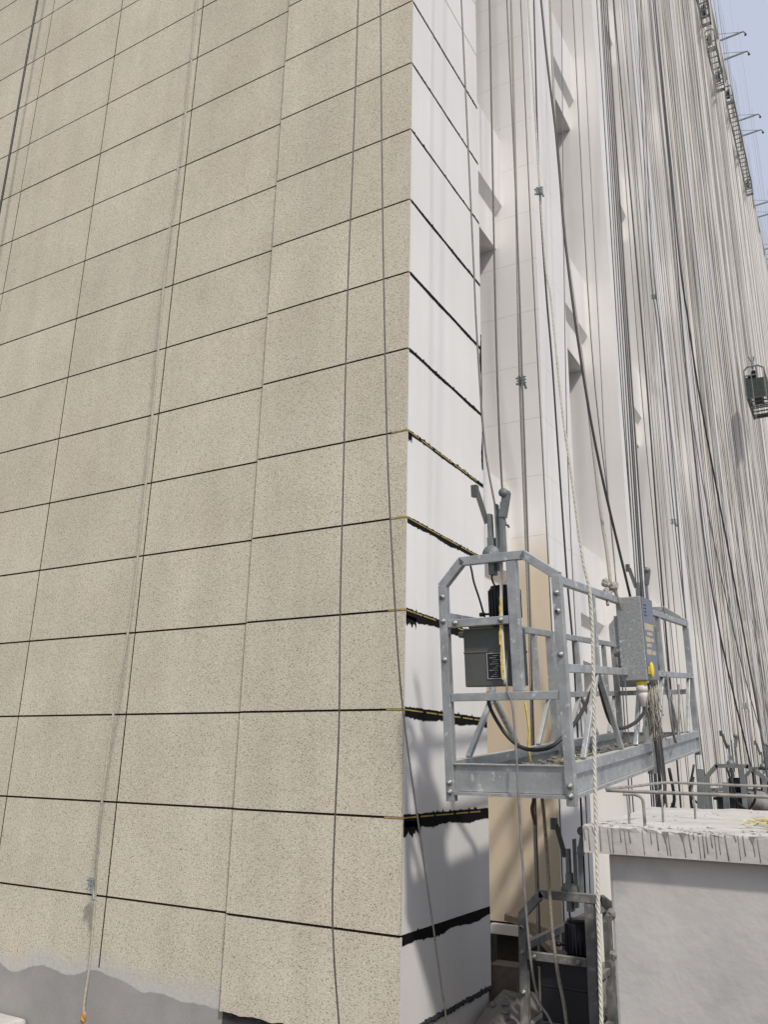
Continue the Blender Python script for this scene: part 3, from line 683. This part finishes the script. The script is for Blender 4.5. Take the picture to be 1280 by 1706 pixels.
def clamp(loc, label, s=1.0, rz=0.0, m='galv_dark'):
    o = MB(); x, y, z = loc
    o.box((x-.03*s, y-.012*s, z-.045*s), (x-.008*s, y+.012*s, z+.05*s)).box((x+.008*s, y-.014*s, z-.05*s), (x+.032*s, y+.014*s, z+.04*s))
    for dz in (-.03, .0, .03): o.cyl((x-.045*s, y-.004*s, z+dz*s), (x+.05*s, y-.004*s, z+dz*s), .006*s, 6)
    for dz in (-.03, .03): o.cyl((x-.05*s, y-.004*s, z+dz*s), (x-.038*s, y-.004*s, z+dz*s), .012*s, 6)
    o.beam((x+.03*s, y-.01*s, z-.03*s), (x+.05*s, y-.015*s, z-.10*s), .014*s, .02*s)
    ob = o.build('rope_clamp', M[m], None, .002); tag(ob, label, 'rope clamp', 'rope clamps'); return ob
clamp((1.412, -1.41, 2.187), 'small grey clamp high on the cream twisted rope', .42)
clamp((.215, 1.592, 2.816), 'rusty clamp on the rope in the first recess', .9)
clamp((-2.345, -.13, -1.135), 'bright zinc clamp on the rope low on the beige wall', .9, 0, 'galv')
clamp((.5, 6.45, 6.19), 'tiny clamp high on the left of the curtain of cables', .8)
clamp((.5, 6.45, 2.83), 'tiny clamp lower down on the left of the curtain of cables', .8)
clamp((.8, 9.35, .66), 'pale hook clamp low in the curtain of cables above the far platform', 1.0, 0, 'galv')
# ropes in front of the beige end wall
G2 = 'ropes hanging before the beige wall'
rope('steel_cable', 'left of two grey cables hanging in front of the corner pilaster', [(0.22, -1.15, 4.221), (0.225, -1.15, 3.219), (0.223, -1.15, 2.102), (0.239, -1.15, 1.059), (0.247, -1.15, 0.44), (0.264, -1.15, -0.127), (0.261, -1.15, -0.521), (0.262, -1.15, -0.892), (0.282, -1.15, -1.126), (0.316, -1.15, -1.36)], .0042, 'steelrope', group=G2, down=True)
rope('steel_cable', 'right of two grey cables, swinging off the pilaster onto the white pier', [(0.351, -1.1, 4.199), (0.396, -1.1, 2.854), (0.426, -1.1, 2.072), (0.467, -1.1, 1.167), (0.51, -1.1, 0.574), (0.547, -1.1, 0.143), (0.589, -1.1, -0.179), (0.665, -1.1, -0.603), (0.724, -1.1, -0.926), (0.792, -1.1, -1.302)], .0042, 'steelrope', group=G2, down=True)
rope('hemp_rope', 'beige rope with zinc clamp and orange knot hanging down the beige wall', [(-2.101, -0.3, 6.344), (-2.086, -0.3, 5.12), (-2.124, -0.3, 3.794), (-2.093, -0.3, 2.583), (-2.072, -0.3, 1.543), (-2.083, -0.3, 0.602), (-2.138, -0.3, 0.021), (-2.155, -0.3, -0.57), (-2.26, -0.19, -1.0), (-2.30, -0.13, -1.23), (-2.294, -0.12, -1.594), (-2.305, -0.12, -1.843), (-2.295, -0.12, -1.93)], .0085, 'wallrope', 'rope', G2, n=8)
rope('power_cable', 'dark cable at the upper left edge of the beige wall', [(-4.659, -0.25, 7.794), (-4.657, -0.25, 6.785), (-4.646, -0.25, 5.759), (-4.641, -0.25, 5.053), (-4.64, -.25, 2)], .011, 'cable', group=G2, down=True)
tag(MB().blob((-2.295, -.12, -1.93), (.02, .018, .035), 6, 9, 7, .22).build('orange_knot', M['orange']), 'orange plastic knot at the foot of the beige rope', 'knot')
# loose lines at the near platform
mb = MB().tube(spline([(0.803, -0.418, 1.071), (0.801, -0.428, 0.754), (0.793, -0.428, 0.430), (0.805, -0.428, 0.088)], 8), .009, 8)
tag(mb.build('tail_rope', M['whiterope']), 'short pale rope end with yellow tip dangling over the hoist', 'rope')
mb = MB()
for i in range(9): mb.beam((.793+r.uniform(-.006, .006), -.442, .54-.045*i), (.797+r.uniform(-.01, .01), -.443, .47-.045*i), .008, .003)
tag(mb.build('yellow_tape_tail', M['yellowrag']), 'frayed yellow tape stuck along the dangling rope end', 'tape')
rope('steel_cable', 'pale wire falling in front of the near platform into the trench', [(0.809, -0.400, 0.260), (0.814, -0.428, 0.073), (0.844, -0.428, -0.033), (0.866, -0.447, -0.323), (0.893, -0.475, -0.784), (0.919, -0.475, -1.163), (0.955, -0.475, -1.328), (1.008, -0.475, -1.405), (1.137, -0.475, -1.706)], .006, 'steelpale', 'cable', up=False, sub=8)
rope('hemp_rope', 'brown dirty rope hanging below the near platform', [(0.716, 0.274, -0.349), (0.739, 0.274, -0.514), (0.753, 0.274, -0.766), (0.766, 0.274, -1.128), (0.790, 0.274, -1.359), (0.828, 0.274, -1.594), (0.856, 0.274, -2.174)], .0095, 'dirtyrope', 'rope', up=False)
rope('rusty_hook', 'short rusty bent rod under the near platform deck', [(0.702, 0.181, -0.395), (0.720, 0.181, -0.480), (0.708, 0.181, -0.536), (0.716, 0.181, -0.583), (0.727, 0.181, -0.620)], .010, 'rust', 'rod', up=False)
rope('power_cable', 'black hose looping below the hoist of the near platform', [(0.604, -0.175, 0.073), (0.618, -0.194, 0.007), (0.649, -0.194, -0.061), (0.716, -0.194, -0.156), (0.798, -0.194, -0.217), (0.897, -0.194, -0.228), (0.988, -0.194, -0.194), (1.062, -0.053, -0.068), (1.090, 0.134, 0.091), (1.081, 0.293, 0.185), (1.062, 0.415, 0.204)], .0105, 'cable', up=False, sub=8, n=8)
rope('power_cable', 'thin black lead from the top frame to the hoist of the near platform', [(0.575, -0.344, 0.777), (0.577, -0.316, 0.728), (0.585, -0.306, 0.666), (0.619, -0.306, 0.561), (0.639, -0.287, 0.467), (0.650, -0.269, 0.438)], .006, 'cable', up=False, sub=6)
rope('power_cable', 'black lead sagging from the plug of the control box', [(1.195, .93, .10), (1.195, .92, .04), (1.17, .82, -.03), (1.12, .66, -.08), (1.09, .52, -.06), (1.08, .42, .04), (1.08, .33, .16)], .0105, 'cable', up=False, sub=8, n=8)
for i, dx in enumerate((0, .03)):
    rope('power_cable', 'black cable hanging in a pair from the control box past the deck', [(1.13+dx, 1.42, .05), (1.15+dx, 1.40, -.2), (1.16+dx, 1.36, -.45), (1.14+dx*.3, 1.30, -.62), (1.203, 0.836, -0.770), (1.193, 0.742, -1.144)], .011, 'cable', group='pair of cables under the control box', up=False, sub=6)
rope('steel_cable', 'grey lead looped over the outer rail beside the far hoist', [(1.165, 1.865, 0.353), (1.175, 1.819, 0.073), (1.175, 1.912, -0.115), (1.175, 2.053, -0.040), (1.175, 2.165, 0.166), (1.170, 2.240, 0.316)], .009, 'steelpale', up=False, sub=8)
rope('steel_cable', 'steel wire dropping past the outer rail right of the control box', [(1.184, 1.351, 0.335), (1.184, 1.322, -0.021), (1.184, 1.341, -0.302), (1.193, 1.360, -0.489), (1.212, 1.341, -0.957)], .007, 'steelrope', up=False, sub=4)
# knot where the pale rope is tied to the rail
mb = MB(); r = random.Random(4)
for i in range(7): mb.blob((1.11+r.uniform(-.035, .035), .62+r.uniform(-.03, .03), .76+r.uniform(-.05, .05)), r.uniform(.016, .03), i, 8, 6, .2)
mb.tube(spline([(1.118, 0.574, 0.728), (1.123, 0.649, 0.756), (1.128, 0.714, 0.700), (1.128, 0.770, 0.653)], 5), .010, 6).tube(spline([(1.118, 0.574, 0.728), (1.109, 0.518, 0.700), (1.118, 0.489, 0.634)], 5), .010, 6)
tag(mb.build('rope_knot', M['hemp']), 'loose frayed knot of pale rope on the outer rail', 'knot')
# frayed yellowish fibre bundle below the control box
mb = MB()
for i in range(90):
    x0, y0 = 1.20+r.gauss(0, .015), 1.12+r.gauss(0, .045); l = r.uniform(.12, .36)
    mb.tube([(x0, y0, .22), (x0+r.gauss(0, .012), y0+r.gauss(0, .03), .22-l*.5), (x0+r.gauss(0, .018), y0+r.gauss(0, .045), .22-l)], .0035, 4)
tag(mb.build('fibre_bundle', M['hemp']), 'frayed bundle of straw-coloured fibre tied below the control box', 'fibre bundle')
# yellow straps behind the front hoist
mb = MB().tube(spline([(0.772, -0.053, 0.026), (0.791, -0.053, -0.133), (0.783, -0.053, -0.208), (0.809, -0.044, -0.395)], 6), .006, 4)
tag(mb.build('yellow_strap', M['yellowrag']), 'yellow strap hanging behind the front toe board of the near platform', 'strap')

# ------------------------------------------------------------------ curtain of ropes along the far facade
r = random.Random(77); N = 275
for i in range(N):
    s = (i + r.random())/N
    if s < .30 and r.random() < .58: continue
    y = -4.49 + 12.2/(1-.80*s); x = r.uniform(.06, .40)
    if r.random() < .10: x = r.uniform(.9, 1.1)
    k = r.random(); far = (y+4.5)/14
    ty = r.gauss(0, .35); tx = r.gauss(0, .05)
    by = y + r.gauss(0, .35)*far; bx = x + abs(r.gauss(.1, .16))
    if r.random() < .10: by -= r.uniform(.3, 1.2); bx += r.uniform(.1, .45)
    zt = ROOF+.3
    P = [(x+tx, y+ty, zt), (x+tx*.6, y+ty*.55, 22), (x, y, 10), (x+(bx-x)*.25+r.gauss(0, .015), y+(by-y)*.25, 4.5), (x+(bx-x)*.6, y+(by-y)*.6, 1.4), (bx, by, GZ+.01)]
    rr = r.choice((.002, .0023, .0027, .003, .0035, .0042, .0055)) * (1+.13*far)
    m = 'steelpale' if k < .42 else ('hemp' if k < .54 else ('cable' if k > .92 else 'steelrope'))
    nm = {'hemp': 'hemp_rope', 'cable': 'power_cable'}.get(m, 'steel_cable')
    lab = {'steelpale': 'thin pale steel cable in the dense curtain of cables along the far facade', 'hemp': 'pale rope in the dense curtain of cables along the far facade',
           'cable': 'black cable in the dense curtain of cables along the far facade', 'steelrope': 'thin grey steel cable in the dense curtain of cables along the far facade'}[m]
    o = MB().tube(spline(P, 3), rr, 5).build(nm, M[m]); tag(o, lab, 'rope' if m == 'hemp' else 'cable', 'curtain of ropes along the far facade')

# ------------------------------------------------------------------ roof outriggers and the platforms under the roof
def outrigger(y, label):
    root = empty('roof_outrigger', (0, y, ROOF+.35)); tag(root, label, 'outrigger', 'outriggers on the roof edge')
    for dy in (0, 1.5):
        MB().beam((-2.2, dy, .55), (1.05, dy, .62), .06, .09).build('beam', M['galv_dark'], root)
        MB().tube(spline([(1.05, dy, .62), (1.22, dy, .60), (1.30, dy, .45)], 4), .038, 6).build('beam_tip', M['galv_dark'], root)
        MB().blob((1.30, dy, .36), .07, 2, 8, 6, .1).build('pulley_block', M['motor'], root)
        MB().beam((-.5, dy, 0), (-.5, dy, .52), .08).build('stand', M['galv_dark'], root)
        MB().beam((-.5, dy, .62), (-.5, dy, 1.25), .06).build('king_post', M['galv_dark'], root)
        MB().tube([(-2.1, dy, .62), (-.5, dy, 1.25), (1.0, dy, .68)], .014, 5).build('tie_wire', M['steelrope'], root)
for y, l in ((27.0, 'roof outrigger pair above the top edge of the picture'), (36.3, 'uppermost outrigger pair jutting into the sky'), (43.2, 'second outrigger pair down the roof edge'),
             (52.5, 'third outrigger pair with pale beams'), (58.5, 'lowest outrigger pair against the sky')):
    outrigger(y, l)
for a, L, zz, l in ((17.5, 8.0, 29.5, 'dark lattice platform under the roof, nearest the top edge of the picture'), (26.2, 2.6, 28.9, 'short dark lattice platform under the roof below the first outriggers'), (34.0, 8.2, 32.6, 'lowest and longest dark platform hanging under the roof edge')):
    pf = platform((.04, a, zz), L, l, 0, False, 'galv_dark', 'platforms hanging under the roof', net=False); pf.scale = (.5, 1, .85)

# ------------------------------------------------------------------ rubble, planks and trench clutter
mb = MB(); r = random.Random(15)
for i in range(700):
    x = r.uniform(.02, 1.6); y = r.uniform(-1.0, 4.0); s = r.uniform(.012, .06)*(1.5 if r.random() < .1 else 1)
    mb.blob((x, y, GZ+s*.3+.70*max(0, 1-abs(x-.08)/.62)*max(0, 1-abs(y-1.3)/1.9)**.7), (s*r.uniform(.7, 1.7), s*r.uniform(.7, 1.7), s*.6), i, 7, 4, .35)
tag(mb.build('rubble', M['rubble']), 'grey mortar rubble covering the trench floor under the platforms', 'rubble', kind='stuff')
mb = MB(); nn = 26; vs = []; fs = []
for j in range(nn+1):
    for i in range(nn+1):
        x = .0 + 1.3*i/nn; y = -.6 + 4.2*j/nn
        z = GZ + .74*max(0, 1-abs(x-.08)/.62)*max(0, 1-abs(y-1.3)/1.9)**.7 + r.uniform(0, .05) - .04
        vs.append((x, y, z))
for j in range(nn):
    for i in range(nn): a = j*(nn+1)+i; fs.append((a, a+1, a+nn+2, a+nn+1))
tag(mb.add(vs, fs).build('rubble_mound', M['ground']), kind='structure')
mb = MB()
for i in range(120):
    x = -3.1 - 1.6*r.random()**1.5; y = -.30 + .25*r.random(); s = r.uniform(.015, .05)
    mb.blob((x, y, -2.10 - .25*r.random()), (s*1.6, s*1.3, s*.6), i, 7, 4, .3)
tag(mb.build('rubble', M['slabtop']), 'pale mortar heap at the lower left foot of the beige wall', 'rubble', kind='stuff')
S2 = MB().box((-5.2, -.45, GZ), (-2.95, -.012, -2.05)).build('mortar_heap', M['slabtop'], None, .03); tag(S2, 'pale mortar ledge along the foot of the beige wall', 'ledge')
for a, b, l in (((-.05, 2.2, -1.50), (.36, 1.75, -1.62), 'pale broken plank end jutting from under the beige panel'), ((-.3, 2.3, -1.45), (.14, 2.1, -1.49), 'short pale board behind the broken plank end')):
    tag(MB().beam(a, b, .06, .05).build('timber_plank', M['timber']), l, 'plank', 'planks under the beige panel')
tag(MB().box((-.10, 1.45, GZ), (.10, 1.62, -1.62)).build('masonry_stub', M['brick']), 'short brown brick stub beside the foot of the white pier', 'brick stub')

labs = ('bottom', 'second lowest', 'third lowest', 'middle', 'third highest', 'second highest', 'top')
for i in range(7):
    bo = MB().box((-.12, -.75, -.022), (.12, .75, .022)).build('timber_plank', M['brick'] if i % 3 else M['timber'], None, .003)
    bo.location = (1.25 + r.uniform(-.03, .03), .95 + r.uniform(-.1, .1), GZ+.10+.14*i); bo.rotation_euler = (r.uniform(-.02, .02), r.uniform(-.05, .05), r.uniform(-.06, .06))
    tag(bo, labs[i]+' board of the dark plank stack between low platform and concrete box', 'plank', 'planks stacked beside the concrete box')
    if i: continue
for y in (.4, 1.5):
    tag(MB().box((1.16, y-.05, GZ), (1.34, y+.05, GZ+.075)).build('timber_block', M['timber']), 'small support block under the %s end of the plank stack' % ('near' if y < 1 else 'far'), 'block')

# tangle of leads and bars behind the slab
r = random.Random(61)
for i, (x, y) in enumerate(((1.20, 1.5), (1.28, 1.9), (1.45, 2.3), (1.15, 2.7), (1.38, 3.1), (1.6, 2.6))):
    P = [(x, y, -.36+r.uniform(0, .12)), (x+r.uniform(-.05, .05), y+r.uniform(-.1, .1), -.5), (x+r.uniform(-.12, .12), y+.1, -.62), (x+.15, y+r.uniform(-.1, .2), -.70), (x+.2, y, -1.2)]
    rope('power_cable', ('looped', 'slanting', 'thin', 'kinked', 'drooping', 'rightmost')[i]+' black lead in the tangle behind the concrete slab', P, r.choice((.007, .009, .011)), 'cable', group='tangled leads behind the slab', up=False, sub=6)
for i, (x, y, t) in enumerate(((1.16, 2.1, .12), (1.30, 2.5, -.08), (1.22, 3.3, .05))):
    tag(MB().beam((x, y, GZ), (x+t, y+.1, -.30-.05*i), .045).build('steel_prop', M['galv_dark']), ('left', 'middle', 'far')[i]+' dark steel prop standing behind the concrete slab', 'prop', 'props behind the slab')
